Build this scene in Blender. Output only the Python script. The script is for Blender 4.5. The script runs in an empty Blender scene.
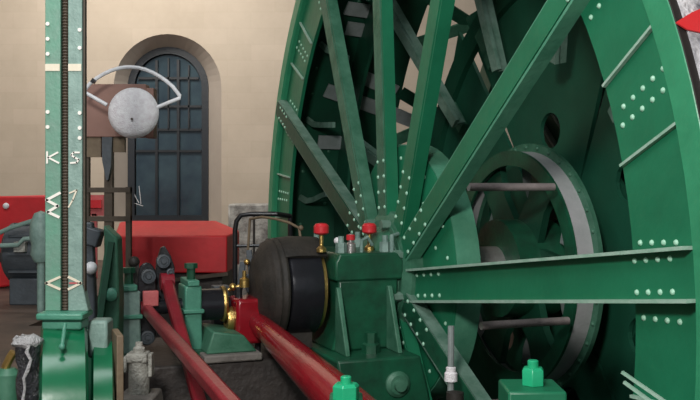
import bpy, bmesh, math, random
from mathutils import Vector, Matrix
random.seed(7)
COL = bpy.context.scene.collection
PI = math.pi
# ---------------------------------------------------------------- frames
AL = math.radians(20.26)
H = Vector((0.294, 6.0, -0.552))                 # drum axle, at the near wheel
Uv = Vector((math.sin(AL), -math.cos(AL), 0))    # along the engine, towards the viewer
Av = Vector((math.cos(AL), math.sin(AL), 0))     # along the axle, away to the right
Zv = Vector((0, 0, 1))
F = 921.0
FLOOR = -1.5
def W(u, a, z): return H + Uv*u + Av*a + Vector((0, 0, z - H.z))
def WR(r, th, a): return H + Uv*(r*math.cos(th)) + Zv*(r*math.sin(th)) + Av*a
def UNP(x, y, a=0.):      # pixel of the photograph to (u, v) in the wheel plane at axial offset a
    o = H+Av*a; r = Vector(((x-350)/F, 1, (187-y)/F)); t = Av.dot(o)/Av.dot(r); q = r*t-o
    return q.dot(Uv), q.z
def CYL(x, y, R):         # point of the drum's inner surface (far side) behind a pixel
    r = Vector(((x-350)/F, 1, (187-y)/F)); A = r-Av*Av.dot(r); B = -(H-Av*Av.dot(H)); a=A.dot(A); b=2*A.dot(B); c=B.dot(B)-R*R
    t = (-b+math.sqrt(max(0,b*b-4*a*c)))/(2*a); return r*t
def PX(x, y, d): return Vector(((x-350)/F*d, d, (187-y)/F*d))

# ---------------------------------------------------------------- materials
def paint(name, col, rough=.45, metal=0., grime=None, amt=.45, scale=6., bump=.08, spec=.5, fine=0.):
    m = bpy.data.materials.new(name); m.use_nodes = True
    nt = m.node_tree; N = nt.nodes; L = nt.links
    b = N['Principled BSDF']
    b.inputs['Roughness'].default_value = rough; b.inputs['Metallic'].default_value = metal
    b.inputs['Specular IOR Level'].default_value = spec
    tc = N.new('ShaderNodeTexCoord')
    n1 = N.new('ShaderNodeTexNoise'); n1.inputs['Scale'].default_value = scale; n1.inputs['Detail'].default_value = 7; n1.inputs['Roughness'].default_value = .65
    L.new(tc.outputs['Object'], n1.inputs['Vector'])
    r = N.new('ShaderNodeValToRGB'); r.color_ramp.elements[0].position = .35; r.color_ramp.elements[1].position = .72
    L.new(n1.outputs['Fac'], r.inputs['Fac'])
    g = grime or tuple(c*.35 for c in col)
    mx = N.new('ShaderNodeMix'); mx.data_type = 'RGBA'
    mul = N.new('ShaderNodeMath'); mul.operation = 'MULTIPLY'; mul.inputs[1].default_value = amt
    L.new(r.outputs['Color'], mul.inputs[0]); L.new(mul.outputs[0], mx.inputs['Factor'])
    mx.inputs['A'].default_value = (*col, 1); mx.inputs['B'].default_value = (*g, 1)
    L.new(mx.outputs['Result'], b.inputs['Base Color'])
    if bump:
        n2 = N.new('ShaderNodeTexNoise'); n2.inputs['Scale'].default_value = scale*5; n2.inputs['Detail'].default_value = 4
        L.new(tc.outputs['Object'], n2.inputs['Vector'])
        bp = N.new('ShaderNodeBump'); bp.inputs['Strength'].default_value = bump*3; bp.inputs['Distance'].default_value = .01
        L.new(n2.outputs['Fac'], bp.inputs['Height']); L.new(bp.outputs['Normal'], b.inputs['Normal'])
    return m
M = {}
M['green'] = paint('bright_green_paint', (.013, .175, .085), .42, grime=(.007, .10, .048), amt=.6, scale=3)
M['green_lit'] = paint('lit_green_paint', (.035, .27, .135), .38, grime=(.02, .16, .08), amt=.6, scale=5)  # lit copy of the bright green, for the flange turned to the light
M['green_lit2'] = paint('satin_green_paint', (.10, .31, .20), .45, grime=(.04, .2, .12), amt=.8, scale=8)
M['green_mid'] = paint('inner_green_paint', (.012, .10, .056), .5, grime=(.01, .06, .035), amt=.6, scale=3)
M['tread'] = paint('bare_grey_tread', (.46, .46, .47), .5, grime=(.3, .33, .32), amt=.6, scale=8)
M['rodgrey'] = paint('pale_worn_steel', (.42, .36, .35), .4, .2, grime=(.2, .17, .17), amt=.6, scale=20)
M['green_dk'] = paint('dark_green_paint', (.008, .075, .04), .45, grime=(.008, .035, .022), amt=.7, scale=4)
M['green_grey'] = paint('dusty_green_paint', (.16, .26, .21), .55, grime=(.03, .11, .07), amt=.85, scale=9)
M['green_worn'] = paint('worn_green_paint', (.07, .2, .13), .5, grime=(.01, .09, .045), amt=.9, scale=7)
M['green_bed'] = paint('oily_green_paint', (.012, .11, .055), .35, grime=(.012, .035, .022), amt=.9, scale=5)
M['emerald'] = paint('emerald_paint', (.02, .42, .2), .3, grime=(.01, .25, .12), amt=.4)
M['mint'] = paint('mint_paint', (.075, .27, .185), .42, grime=(.03, .14, .10), amt=.55, scale=14)
M['mint_col'] = paint('column_green_paint', (.115, .29, .205), .45, grime=(.17, .25, .21), amt=.7, scale=9)
M['gloss_green'] = paint('gloss_green_paint', (.008, .135, .058), .2, grime=(.006, .085, .04), amt=.6, scale=3, bump=.02)
M['mint_dusty'] = paint('dusty_mint_paint', (.24, .36, .32), .5, grime=(.09, .16, .14), amt=.7, scale=18)
M['rivet'] = paint('rivet_worn_paint', (.40, .68, .52), .35, grime=(.15, .4, .27), amt=.5, scale=30)
M['edge'] = paint('edge_highlight_paint', (.36, .5, .42), .4, grime=(.1, .3, .19), amt=.6, scale=14)  # pale tone puts edge highlights into the colour; joint strips share it
M['grey'] = paint('grey_paint', (.30, .33, .33), .5, grime=(.12, .17, .155), amt=.7, scale=6)
M['steel'] = paint('bright_steel', (.55, .53, .52), .3, .7, grime=(.25, .2, .19), amt=.5, scale=20)
M['black'] = paint('black_paint', (.012, .012, .014), .3, grime=(.03, .03, .035), amt=.5, scale=10)
M['blackgloss'] = paint('black_oiled_steel', (.02, .021, .027), .26, .3, grime=(.012, .012, .013), amt=.5, scale=3)
M['blackrough'] = paint('greasy_black_cover', (.018, .016, .014), .6, grime=(.06, .05, .042), amt=.6, scale=9, bump=.12)
M['brass'] = paint('brass', (.62, .42, .14), .32, .9, grime=(.25, .17, .06), amt=.5, scale=20)
M['red'] = paint('red_sheet', (.68, .02, .028), .5, grime=(.33, .012, .014), amt=.55, scale=3)
M['redrod'] = paint('crimson_gloss_paint', (.28, .008, .016), .16, grime=(.12, .006, .01), amt=.6, scale=5, bump=.02)
M['redold'] = paint('old_red_paint', (.26, .016, .028), .3, grime=(.11, .012, .018), amt=.6, scale=7)
M['pink'] = paint('faded_red_block', (.52, .13, .13), .5, grime=(.35, .05, .06), amt=.6, scale=20)
M['redbright'] = paint('red_knob', (.65, .03, .04), .3, amt=.3)
M['redmark'] = paint('red_mark_paint', (.75, .03, .035), .5, grime=(.6, .1, .1), amt=.3)
M['cream'] = paint('cream_mark_paint', (.74, .68, .55), .6, grime=(.55, .48, .36), amt=.4, scale=40, bump=0)
M['whitemark'] = paint('white_mark_paint', (.85, .82, .76), .6, grime=(.6, .6, .55), amt=.3, scale=40, bump=0)
M['white'] = paint('white_enamel', (.95, .94, .96), .5, grime=(.6, .52, .56), amt=.6, scale=26, bump=.25)
M['whitewire'] = paint('white_wire', (.82, .83, .86), .4, grime=(.5, .5, .52), amt=.5, scale=20)
M['plybox'] = paint('brown_box_board', (.30, .165, .13), .6, grime=(.22, .11, .09), amt=.6, scale=3)
M['wood'] = paint('dark_brown_wood', (.07, .05, .032), .6, grime=(.03, .022, .016), amt=.7, scale=10)
M['woodlt'] = paint('tan_wood', (.19, .14, .085), .6, grime=(.09, .06, .04), amt=.7, scale=8)
M['stonegrey'] = paint('grey_stone', (.22, .2, .18), .8, grime=(.07, .06, .055), amt=.8, scale=5, bump=.3)
M['darkbed'] = paint('dark_oily_stone', (.05, .04, .036), .6, grime=(.018, .016, .016), amt=.8, scale=5, bump=.3)
M['castwhite'] = paint('dirty_white_casting', (.42, .42, .38), .6, grime=(.17, .16, .14), amt=.8, scale=16, bump=.3)
M['motor'] = paint('slate_grey_paint', (.07, .085, .10), .5, grime=(.03, .035, .04), amt=.7, scale=8)
M['foil'] = paint('black_plastic_wrap', (.012, .012, .015), .12, grime=(.10, .10, .12), amt=.35, scale=20, bump=.8, spec=.9)
M['tape'] = paint('white_plastic_sheet', (.55, .55, .56), .35, grime=(.2, .19, .2), amt=.7, scale=24, bump=.5)
M['pit'] = paint('pit_concrete', (.05, .045, .04), .9, amt=.5, scale=2)
M['ropegrey'] = paint('mottled_tread', (.8, .78, .8), .6, grime=(.05, .055, .08), amt=1., scale=11, bump=.3)
M['rim_blk'] = paint('black_rim_line', (.02, .016, .014), .6, amt=.3)
M['bore'] = paint('hole_dark', (.01, .01, .01), .8, amt=.2)

def wall_mat():
    m = paint('cream_plaster_block', (.50, .425, .34), .85, grime=(.42, .35, .275), amt=.8, scale=1.6, bump=.06)
    nt = m.node_tree; N = nt.nodes; L = nt.links; b = N['Principled BSDF']
    src = b.inputs['Base Color'].links[0].from_socket
    tc = N.new('ShaderNodeTexCoord'); mp = N.new('ShaderNodeMapping'); mp.inputs['Rotation'].default_value = (PI/2, 0, 0)
    br = N.new('ShaderNodeTexBrick'); br.inputs['Scale'].default_value = 1.0
    br.inputs['Brick Width'].default_value = .62; br.inputs['Row Height'].default_value = .21
    br.inputs['Mortar Size'].default_value = .008; br.inputs['Mortar Smooth'].default_value = 1
    br.inputs['Color1'].default_value = (1, 1, 1, 1); br.inputs['Color2'].default_value = (.93, .93, .92, 1); br.inputs['Mortar'].default_value = (.92, .91, .9, 1)
    L.new(tc.outputs['Object'], mp.inputs['Vector']); L.new(mp.outputs['Vector'], br.inputs['Vector'])
    mx = N.new('ShaderNodeMix'); mx.data_type = 'RGBA'; mx.blend_type = 'MULTIPLY'; mx.inputs['Factor'].default_value = .8
    L.new(src, mx.inputs['A']); L.new(br.outputs['Color'], mx.inputs['B']); L.new(mx.outputs['Result'], b.inputs['Base Color'])
    return m
M['wall'] = wall_mat()
M['reveal'] = paint('grey_plaster_reveal', (.47, .41, .35), .85, grime=(.4, .34, .29), amt=.6, scale=3)
M['floor'] = paint('dark_brown_floor', (.13, .09, .07), .6, grime=(.045, .035, .03), amt=.85, scale=2.2, bump=.1)
M['ceil'] = paint('ceiling_boards', (.25, .22, .19), .8, amt=.4)
M['frame'] = paint('blue_black_window_paint', (.010, .014, .02), .5, amt=.3)
M['bars'] = paint('window_bar_paint', (.008, .011, .015), .5, amt=.3)
def glass_mat():
    m = paint('dark_window_glass', (.045, .075, .09), .12, grime=(.015, .025, .042), amt=.9, scale=2.2, bump=0)
    return m
M['glass'] = glass_mat()
def whitebrick():
    m = paint('whitewashed_rubble', (.50, .49, .45), .85, grime=(.07, .06, .055), amt=1., scale=7, bump=.3)
    return m
M['rubble'] = whitebrick()

# ---------------------------------------------------------------- mesh builder (world coordinates)
class MB:
    def __init__(s): s.v = []; s.f = []; s.mi = []; s.cur = 0
    def mat(s, i): s.cur = i; return s
    def add(s, vs, fs):
        o = len(s.v); s.v += [Vector(v) for v in vs]
        for f in fs: s.f.append([i+o for i in f]); s.mi.append(s.cur)
    def hexa(s, p):   # 8 points: bottom 4, top 4
        s.add(p, [(0,3,2,1),(4,5,6,7),(0,1,5,4),(1,2,6,5),(2,3,7,6),(3,0,4,7)]); return s
    def box(s, a, b):
        x0,y0,z0 = a; x1,y1,z1 = b
        return s.hexa([(x0,y0,z0),(x1,y0,z0),(x1,y1,z0),(x0,y1,z0),(x0,y0,z1),(x1,y0,z1),(x1,y1,z1),(x0,y1,z1)])
    def ebox(s, u0,u1,a0,a1,z0,z1):   # box in the engine frame
        return s.hexa([W(u0,a0,z0),W(u1,a0,z0),W(u1,a1,z0),W(u0,a1,z0),W(u0,a0,z1),W(u1,a0,z1),W(u1,a1,z1),W(u0,a1,z1)])
    def bar(s, p, q, w, t, up=Zv):    # bar of width w (across) and thickness t (along up)
        p = Vector(p); q = Vector(q); d = (q-p).normalized(); x = d.cross(up)
        if x.length < 1e-4: x = d.cross(Vector((1,0,0)))
        x.normalize(); y = x.cross(d).normalized()
        x *= w/2; y *= t/2
        return s.hexa([p-x-y,p+x-y,q+x-y,q-x-y,p-x+y,p+x+y,q+x+y,q-x+y])
    def lathe(s, o, ax, prof, n=32, closed=False, th0=0, th1=2*PI, ref=None):  # prof: (r, h)
        o = Vector(o); ax = Vector(ax).normalized()
        ref = Vector(ref) if ref is not None else (Zv if abs(ax.z) < .9 else Vector((1,0,0)))
        e2 = ax.cross(ref).normalized(); e1 = e2.cross(ax).normalized()
        full = abs(th1-th0-2*PI) < 1e-6; m = n if full else n+1
        vs = []
        for i in range(m):
            t = th0+(th1-th0)*i/n; d = e1*math.cos(t)+e2*math.sin(t)
            for r,h in prof: vs.append(o+d*r+ax*h)
        k = len(prof); fs = []
        for i in range(n):
            j = (i+1) % m
            for q in range(k if closed else k-1):
                q2 = (q+1) % k
                fs.append((i*k+q, j*k+q, j*k+q2, i*k+q2))
        s.add(vs, fs)
        if not full and closed:
            b = len(s.v)-len(vs)
            s.f.append([b+i for i in range(k)]); s.mi.append(s.cur)
            s.f.append([b+n*k+i for i in reversed(range(k))]); s.mi.append(s.cur)
        return s
    def cyl(s, p, q, r, r2=None, n=20):
        p = Vector(p); q = Vector(q); r2 = r if r2 is None else r2; l = (q-p).length
        return s.lathe(p, q-p, [(1e-4,0),(r,0),(r2,l),(1e-4,l)], n)
    def ball(s, c, r, n=12, ax=Zv, sq=1.):
        return s.lathe(c, ax, [(max(1e-4, r*math.sin(PI*i/8)), -r*sq*math.cos(PI*i/8)) for i in range(9)], n)
    def dome(s, c, ax, r, n=8, h=.6):
        return s.lathe(c, ax, [(r,0),(r*.85,r*h*.55),(r*.5,r*h*.9),(1e-4,r*h)], n)
    def tube(s, pts, r, n=10):
        pts = [Vector(p) for p in pts]; rings = []
        d = (pts[1]-pts[0]).normalized(); x = d.cross(Zv)
        if x.length < 1e-3: x = d.cross(Vector((1,0,0)))
        x.normalize()
        rr = r if isinstance(r, (list, tuple)) else [r]*len(pts)
        for i,p in enumerate(pts):
            a = pts[max(0,i-1)]; b = pts[min(len(pts)-1,i+1)]; d = (b-a).normalized()
            x = (x - d*x.dot(d)).normalized(); y = d.cross(x)
            rings.append([p+(x*math.cos(2*PI*k/n)+y*math.sin(2*PI*k/n))*rr[i] for k in range(n)])
        vs = [v for g in rings for v in g]; fs = []
        for i in range(len(pts)-1):
            for k in range(n): fs.append((i*n+k, i*n+(k+1)%n, (i+1)*n+(k+1)%n, (i+1)*n+k))
        fs.append(tuple(reversed(range(n)))); fs.append(tuple((len(pts)-1)*n+k for k in range(n)))
        s.add(vs, fs); return s
    def prism(s, pts, off):          # planar polygon extruded by a vector
        pts = [Vector(p) for p in pts]; off = Vector(off); n = len(pts)
        s.add(pts+[p+off for p in pts], [tuple(reversed(range(n))), tuple(range(n,2*n))]+[(i,(i+1)%n,n+(i+1)%n,n+i) for i in range(n)])
        return s
    def build(s, name, mats, parent=None, bevel=0, sharp=35):
        if not isinstance(mats, (list, tuple)): mats = [mats]
        o0 = parent['_o'] if parent is not None else None
        if o0 is None:
            xs = [v.x for v in s.v]; ys = [v.y for v in s.v]; zs = [v.z for v in s.v]
            org = Vector(((min(xs)+max(xs))/2, (min(ys)+max(ys))/2, min(zs)))
        else: org = Vector(o0)
        me = bpy.data.meshes.new(name); me.from_pydata([v-org for v in s.v], [], s.f)
        for m in mats: me.materials.append(M[m])
        for p,i in zip(me.polygons, s.mi): p.material_index = i
        bm = bmesh.new(); bm.from_mesh(me); bmesh.ops.recalc_face_normals(bm, faces=bm.faces)
        for f in bm.faces: f.smooth = True
        for e in bm.edges:
            if len(e.link_faces) != 2 or e.calc_face_angle(0) > math.radians(sharp): e.smooth = False
        bm.to_mesh(me); bm.free()
        ob = bpy.data.objects.new(name, me); COL.objects.link(ob)
        if parent is not None:
            ob.parent = parent
        else:
            ob.location = org
        ob['_o'] = tuple(org)
        if bevel:
            md = ob.modifiers.new('edge', 'BEVEL'); md.width = bevel; md.segments = 2; md.limit_method = 'ANGLE'; md.angle_limit = math.radians(40)
        return ob
def build_parts(mb, name, mats, parent, **kw):   # every loose piece becomes a part of its own
    par = list(range(len(mb.v)))
    def fd(i):
        while par[i] != i: par[i] = par[par[i]]; i = par[i]
        return i
    for f in mb.f:
        for q in f[1:]: par[fd(q)] = fd(f[0])
    gr = {}
    for f,mi in zip(mb.f, mb.mi): gr.setdefault(fd(f[0]), []).append((f,mi))
    for fs in gr.values():
        ids = sorted({i for f,_ in fs for i in f}); mp = {i:k for k,i in enumerate(ids)}
        p = MB(); p.v = [mb.v[i] for i in ids]; p.f = [[mp[i] for i in f] for f,_ in fs]; p.mi = [q for _,q in fs]
        p.build(name, mats, parent, **kw)
def tag(o, label=None, cat=None, group=None, kind=None):
    if label: o['label'] = label
    if cat: o['category'] = cat
    if group: o['group'] = group
    if kind: o['kind'] = kind
    return o
def thing(name, loc, label, cat, group=None):
    o = bpy.data.objects.new(name, None); COL.objects.link(o); o.location = loc; o.empty_display_size = .1
    o['_o'] = tuple(loc); return tag(o, label, cat, group)
def struct(o): o['kind'] = 'structure'; return o

# ================================================================ SETTING
WY = 12.0
px = WY/F
cx0 = (167.5-350)*px; cx = cx0
def arch_pts(hw, cz, z0, y, n=24):
    cx = cx0 - (4.5*px if y > WY else 0); cz += (3.5*px if y > WY else 0)
    pts = [Vector((cx-hw, y, z0))]
    for i in range(n+1):
        t = PI-PI*i/n; pts.append(Vector((cx+hw*math.cos(t), y, cz+hw*math.sin(t))))
    pts.append(Vector((cx+hw, y, z0))); return pts
spring = (187-88)*px; sill = (187-223)*px
hwo = 54*px; hwi = 41*px*1.01
CEIL = 4.6
m = MB(); out = arch_pts(hwo, spring, sill, WY); N_ = len(out)
tops = [Vector((p.x, WY, CEIL)) for p in out]
for i in range(1, N_-2):
    m.add([out[i], out[i+1], tops[i+1], tops[i]], [(0,1,2,3)])
X0, X1 = -6.5, 9.5
xl, xr = cx-hwo, cx+hwo
m.add([(X0,WY,FLOOR),(xl,WY,FLOOR),(xl,WY,CEIL),(X0,WY,CEIL)], [(0,1,2,3)])
m.add([(xr,WY,FLOOR),(X1,WY,FLOOR),(X1,WY,CEIL),(xr,WY,CEIL)], [(0,1,2,3)])
m.add([(xl,WY,FLOOR),(xr,WY,FLOOR),(xr,WY,sill),(xl,WY,sill)], [(0,1,2,3)])
m.add([(X0,WY+.6,FLOOR),(X1,WY+.6,FLOOR),(X1,WY+.6,CEIL),(X0,WY+.6,CEIL)], [(0,1,2,3)])
inn = arch_pts(hwi, spring, sill, WY+.35)
m.mat(1)
for i in range(N_-1): m.add([out[i], out[i+1], inn[i+1], inn[i]], [(0,1,2,3)])
m.add([out[0], inn[0], inn[-1], out[-1]], [(0,1,2,3)])
struct(m.build('wall_back', ['wall', 'reveal']))
# window
cx = cx0-4.5*px; spring += 0
win = MB()
o1 = arch_pts(hwi, spring, sill, WY+.33); i1 = arch_pts(hwi-.09, spring, sill+.09, WY+.33)
for i in range(N_-1):
    a,b,c,d = o1[i], o1[i+1], i1[i+1], i1[i]; k = Vector((0,.08,0)); win.hexa([a,b,c,d,a+k,b+k,c+k,d+k])
a,b,c,d = o1[0], i1[0], i1[-1], o1[-1]; win.hexa([a,b,c,d,a+k,b+k,c+k,d+k])
w1 = struct(win.build('window_1', 'frame'))
g = MB(); gp = arch_pts(hwi-.1, spring, sill+.08, WY+.39); g.prism(gp, (0,.02,0)); go = g.build('window_pane', 'glass', w1)
b_ = MB()
hb = hwi-.1
for fx in (-.36, .30): 
    x = cx+fx*hb; top = spring+math.sqrt(hb*hb-(fx*hb)**2); b_.box((x-.018, WY+.345, sill+.08), (x+.018, WY+.385, top))
for py_ in (75, 104, 128, 150):
    z = (187-py_)*px; w = hb if z < spring else math.sqrt(max(.01, hb*hb-(z-spring)**2))
    b_.box((cx-w, WY+.35, z-.016), (cx+w, WY+.38, z+.016))
for fx in (.0, .62): 
    x = cx+fx*hb; top = spring+math.sqrt(hb*hb-(fx*hb)**2); b_.box((x-.01, WY+.35, (187-128)*px), (x+.01, WY+.38, top))
b_.build('glazing_bars', 'bars', w1)
sc = MB()   # pale scratches on the lower pane
for (x0_,y0_,x1_,y1_) in ((131,188,139,203),(139,186,141,204),(134,203,143,206)):
    sc.bar(Vector(((x0_-350)/F*12.34,12.34,(187-y0_)/F*12.34)), Vector(((x1_-350)/F*12.34,12.34,(187-y1_)/F*12.34)), .006, .006)
sc.build('pane_scratch', 'whitewire', w1)
# other walls and ceiling
struct(MB().box((X0-.2,-3,-4.2),(X0,WY+.6,CEIL)).build('wall_left', 'wall'))
struct(MB().box((X1,-3,-4.2),(X1+.2,WY+.6,CEIL)).build('wall_right', 'wall'))
struct(MB().box((X0-.2,-3,CEIL),(X1+.2,WY+.6,CEIL+.15)).build('ceiling', 'ceil'))
# floor with drum pit (engine frame)
pu0, pu1, pa0, pa1 = -3.6, 3.35, -.14, 2.6
fl = MB(); T = FLOOR; B = FLOOR-.2
def clipfloor():
    # floor rectangle minus rotated pit rectangle: four trapezia
    R = [Vector((X0,-3,T)), Vector((X1,-3,T)), Vector((X1,WY+.6,T)), Vector((X0,WY+.6,T))]
    P = [W(pu1,pa0,T), W(pu1,pa1,T), W(pu0,pa1,T), W(pu0,pa0,T)]
    for i in range(4):
        j = (i+1) % 4; fl.prism([R[i], R[j], P[j], P[i]], (0,0,-.2))
clipfloor(); struct(fl.build('floor', 'floor'))
pt = MB()
PB = -4.1
for (u0,u1,a0,a1) in ((pu0-.15,pu0,pa0,pa1),(pu1,pu1+.15,pa0,pa1),(pu0-.15,pu1+.15,pa0-.15,pa0),(pu0-.15,pu1+.15,pa1,pa1+.15)):
    pt.ebox(u0,u1,a0,a1,PB,B)
pt.ebox(pu0-.15,pu1+.15,pa0-.15,pa1+.15,PB-.15,PB)
struct(pt.build('trim_1', 'pit'))

# ================================================================ WINDING DRUM
drum = thing('winding_drum', H, 'huge green riveted steel winding drum with channel spokes, filling the right of the hall', 'winding drum')
RI, RF, RO = 2.46, 2.85, 2.985
PH = math.radians(3.49)
def ring(mb, prof, n=120, th0=0, th1=2*PI): # prof closed list of (r,a); angle measured from Uv towards Z
    mb.lathe(H, Av, prof, n, closed=True, th0=th0, th1=th1, ref=Uv); return mb
# lathe angle check: e1 = Uv, e2 = Av x Uv
SG = 1 if Av.cross(Uv).dot(Zv) > 0 else -1
# near rim plate
def riv(mb, r, th, a, s=.0125): mb.dome(WR(r,th,a), -Av, s, 8, .7)
m = MB(); ring(m, [(RI,0),(RF+.01,0),(RF+.01,.03),(RI,.03)])
m.mat(1)
for i in range(12):
    for rr in range(5):
        riv(m, RI+.05+rr*.068, PH+math.radians(30*i+15.2)+.003*rr, 0)
        riv(m, RI+.08+rr*.068, PH+math.radians(30*i+16.8)+.003*rr, 0)
    for rr in (RI+.05,RI+.12,RI+.19,RI+.26):
        for nn in (-.119,.178): riv(m, rr, PH+math.radians(30*i)+nn/rr, 0)
m.build('rim_plate', ['green','rivet'], drum)
# raised flange, its lighter green painted in for the light it faces
m = MB(); ring(m, [(RF,-.035),(RF+.015,-.05),(RO-.003,-.05),(RO,-.047),(RO,.035),(RF,.035)])
m.build('rim_flange', ['green_lit'], drum)
m = MB(); ring(m, [(RO+.001,-.048),(RO+.006,-.046),(RO+.006,-.01),(RO+.001,-.01)])
m.build('rim_groove', ['rim_blk'], drum)
# joint strips on the rim plate
for k in range(12):
    for d in (12.2, 20.5):
        th = PH+math.radians(30*k+d)
        jm = MB(); jm.bar(WR(RI+.005, th-.012, -.012), WR(RF-.005, th+.01, -.012), .012, .018, up=Av); jm.build('joint_strip', ['edge'], drum)
# spokes
def spoke_mb(th, r0, r1, a_web, dep, w, t=.022, mi_f=1):
    m = MB(); d = Uv*math.cos(th)+Zv*math.sin(th); n = Uv*(-math.sin(th))+Zv*math.cos(th)
    def bx(s0,s1,n0,n1,a0,a1):
        P = lambda s,nn,a: H+d*s+n*nn+Av*a
        m.hexa([P(s0,n0,a0),P(s1,n0,a0),P(s1,n1,a0),P(s0,n1,a0),P(s0,n0,a1),P(s1,n0,a1),P(s1,n1,a1),P(s0,n1,a1)])
    m.mat(0); bx(r0,r1,-w/2+t,w/2-t,a_web-t,a_web)
    m.mat(mi_f); bx(r0,r1,w/2-t,w/2,a_web-dep,a_web); bx(r0,r1,-w/2,-w/2+t,a_web-dep,a_web)
    return m, d, n
WSP = .205
OBS = {0:((430,285),(700,274)), 1:((576,0),(486,140)), 2:((449,0),(425,140)), 3:((388,0),(392,140)), 4:((333,0),(359,140))}
for k in range(12):
    th = PH+math.radians(30*k); off = 0.
    if k in OBS:     # the real spokes are set a little off the radius
        (u0,v0),(u1,v1) = UNP(*OBS[k][0]), UNP(*OBS[k][1])
        if u0*u0+v0*v0 > u1*u1+v1*v1: (u0,v0),(u1,v1) = (u1,v1),(u0,v0)
        th = math.atan2(v1-v0, u1-u0); off = -u0*math.sin(th)+v0*math.cos(th)
    d = Uv*math.cos(th)+Zv*math.sin(th); n = Uv*(-math.sin(th))+Zv*math.cos(th); O = H+n*off
    def bx(s0,s1,n0,n1,a0,a1):
        P = lambda s,nn,a: O+d*s+n*nn+Av*a
        m.hexa([P(s0,n0,a0),P(s1,n0,a0),P(s1,n1,a0),P(s0,n1,a0),P(s0,n0,a1),P(s1,n0,a1),P(s1,n1,a1),P(s0,n1,a1)])
    m = MB(); r0 = .30; r1 = RF+.0; ns = (-.062,.062)
    if k == 0:
        mats = ['green','rivet','edge']; w = .205; aw = -.034
        bx(r0,r1,-w/2+.01,w/2-.01,-.034,-.012); m.mat(2); bx(r0,r1,w/2-.014,w/2,-.085,-.012); bx(r0,r1,-w/2,-w/2+.014,-.085,-.012)  # flanges in the pale tone: highlight lines painted along both edges
    else:
        w = .15; aw = -.085; ns = (-.05,.05)
        mats = {1:['green','rivet','green_lit2'],2:['green','rivet','green'],3:['green_worn','rivet','green'],4:['green_worn','rivet','green_worn'],5:['green_dk','rivet','green_grey'],6:['green_dk','rivet','green_grey'],11:['green_bed','rivet','green_grey']}.get(k,['green','rivet','green'])
        bx(r0,r1,-w/2+.016,w/2-.012,-.085,-.070)       # front flange plate
        bx(r0,r1,-w/2+.012,w/2-.02,-.070,-.005)        # recessed core: leaves a dark groove
        m.mat(2); bx(r0,r1,-w/2-.004,-w/2+.012,-.080,-.0); bx(r0,r1,w/2-.012,w/2,-.08,-.0)
    m.mat(1)
    for s_ in (.42,.52,.62,.72):
        for nn in ns: m.dome(O+d*s_+n*nn+Av*aw, -Av, .013, 8, .7)
    for s_ in (RI+.05,RI+.12,RI+.19,RI+.26):
        for nn in ns: m.dome(O+d*s_+n*nn+Av*aw, -Av, .0125, 8, .7)
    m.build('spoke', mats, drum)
# hub
m = MB(); ring(m, [(.12,.02),(.80,.02),(.82,.03),(.82,.19),(.80,.2),(.12,.2)], 64); m.build('hub_disc', 'green', drum)
m = MB(); ring(m, [(.822,.035),(.83,.035),(.83,.185),(.822,.185)], 64); m.build('hub_band', 'green_lit2', drum)
m = MB()
for k in range(24):
    th = PH+math.radians(15*k+7.5)
    m.dome(WR(.74,th,.02), -Av, .013, 8, .7)
    if k % 2 == 0: m.dome(WR(.6,th+.13,.02), -Av, .013, 8, .7)
m.build('hub_rivets', 'rivet', drum)
m = MB(); m.lathe(H, -Av, [(.40,-.03),(.40,.06),(.36,.09),(.30,.1),(.27,.16),(.24,.18),(.17,.19)], 40); m.build('hub_boss', 'green_worn', drum)
m = MB()
for k in range(8):
    th = PH+math.radians(45*k+20); m.cyl(WR(.335,th,-.08), WR(.335,th,-.15), .03, n=6)
build_parts(m, 'hub_nut', 'green_grey', drum)
m = MB(); m.cyl(W(0,-.80,H.z), W(0,2.35,H.z), .15, n=32); m.build('axle', 'steel', drum)
# shell of the drum, near half solid
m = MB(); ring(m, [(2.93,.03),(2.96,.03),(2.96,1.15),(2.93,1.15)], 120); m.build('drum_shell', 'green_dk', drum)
m = MB(); ring(m, [(2.987,-.012),(3.0,-.012),(3.0,.62),(2.962,.62),(2.962,.036),(2.987,.036)], 120); m.build('drum_tread', 'ropegrey', drum)
m = MB()
for k in range(72):
    th = math.radians(5*k)
    for a in (.16,.26,.5): m.dome(WR(2.93,th+a*.08,a), -(Uv*math.cos(th)+Zv*math.sin(th)), .018, 6, .6)
m.build('shell_rivets', 'green_worn', drum)
# red arrow painted on the tread, pointing to the rim
def cylpt(th, a, r=3.008): return WR(r, math.radians(th), a)
arrow = MB()
def CYLN(x, y, R):
    r = Vector(((x-350)/F, 1, (187-y)/F)); A = r-Av*Av.dot(r); B = -(H-Av*Av.dot(H)); a=A.dot(A); b=2*A.dot(B); c=B.dot(B)-R*R
    return r*((-b-math.sqrt(max(0,b*b-4*a*c)))/(2*a))
pts = [CYLN(x,y,3.003) for x,y in ((675,23),(691,13),(715,3),(715,38),(700,33),(686,30))]
arrow.prism(pts, -Av*0+(pts[0]-H-Av*(pts[0]-H).dot(Av)).normalized()*.006)
tag(arrow.build('painted_arrow', 'redmark', drum), 'red arrow mark on the drum tread')
# gusset brackets inside the shell
for k in range(24):
    th = math.radians(15*k+4)
    g_ = MB(); P = [WR(2.92,th+.035,.24), WR(2.86,th+.045,.29), WR(2.76,th+.035,.33), WR(2.50,th-.005,.36)]
    for a,b in zip(P,P[1:]): g_.bar(a,b,.05,.03, up=Av)
    g_.build('gusset', 'green_grey', drum)
for pts in (((318,142),(358,143)),((346,8),(386,14)),((346,28),(388,34)),((326,90),(400,116)),((392,113),(444,134)),((356,74),(396,92))):
    q = [CYL(x,y,2.9) for x,y in pts]; m = MB(); mid = (q[0]+q[1])/2; up = H+Av*((mid-H).dot(Av))-mid
    m.bar(q[0], q[1], .13, .02, up=up.normalized()); m.build('shell_batten', 'grey', drum)
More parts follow.
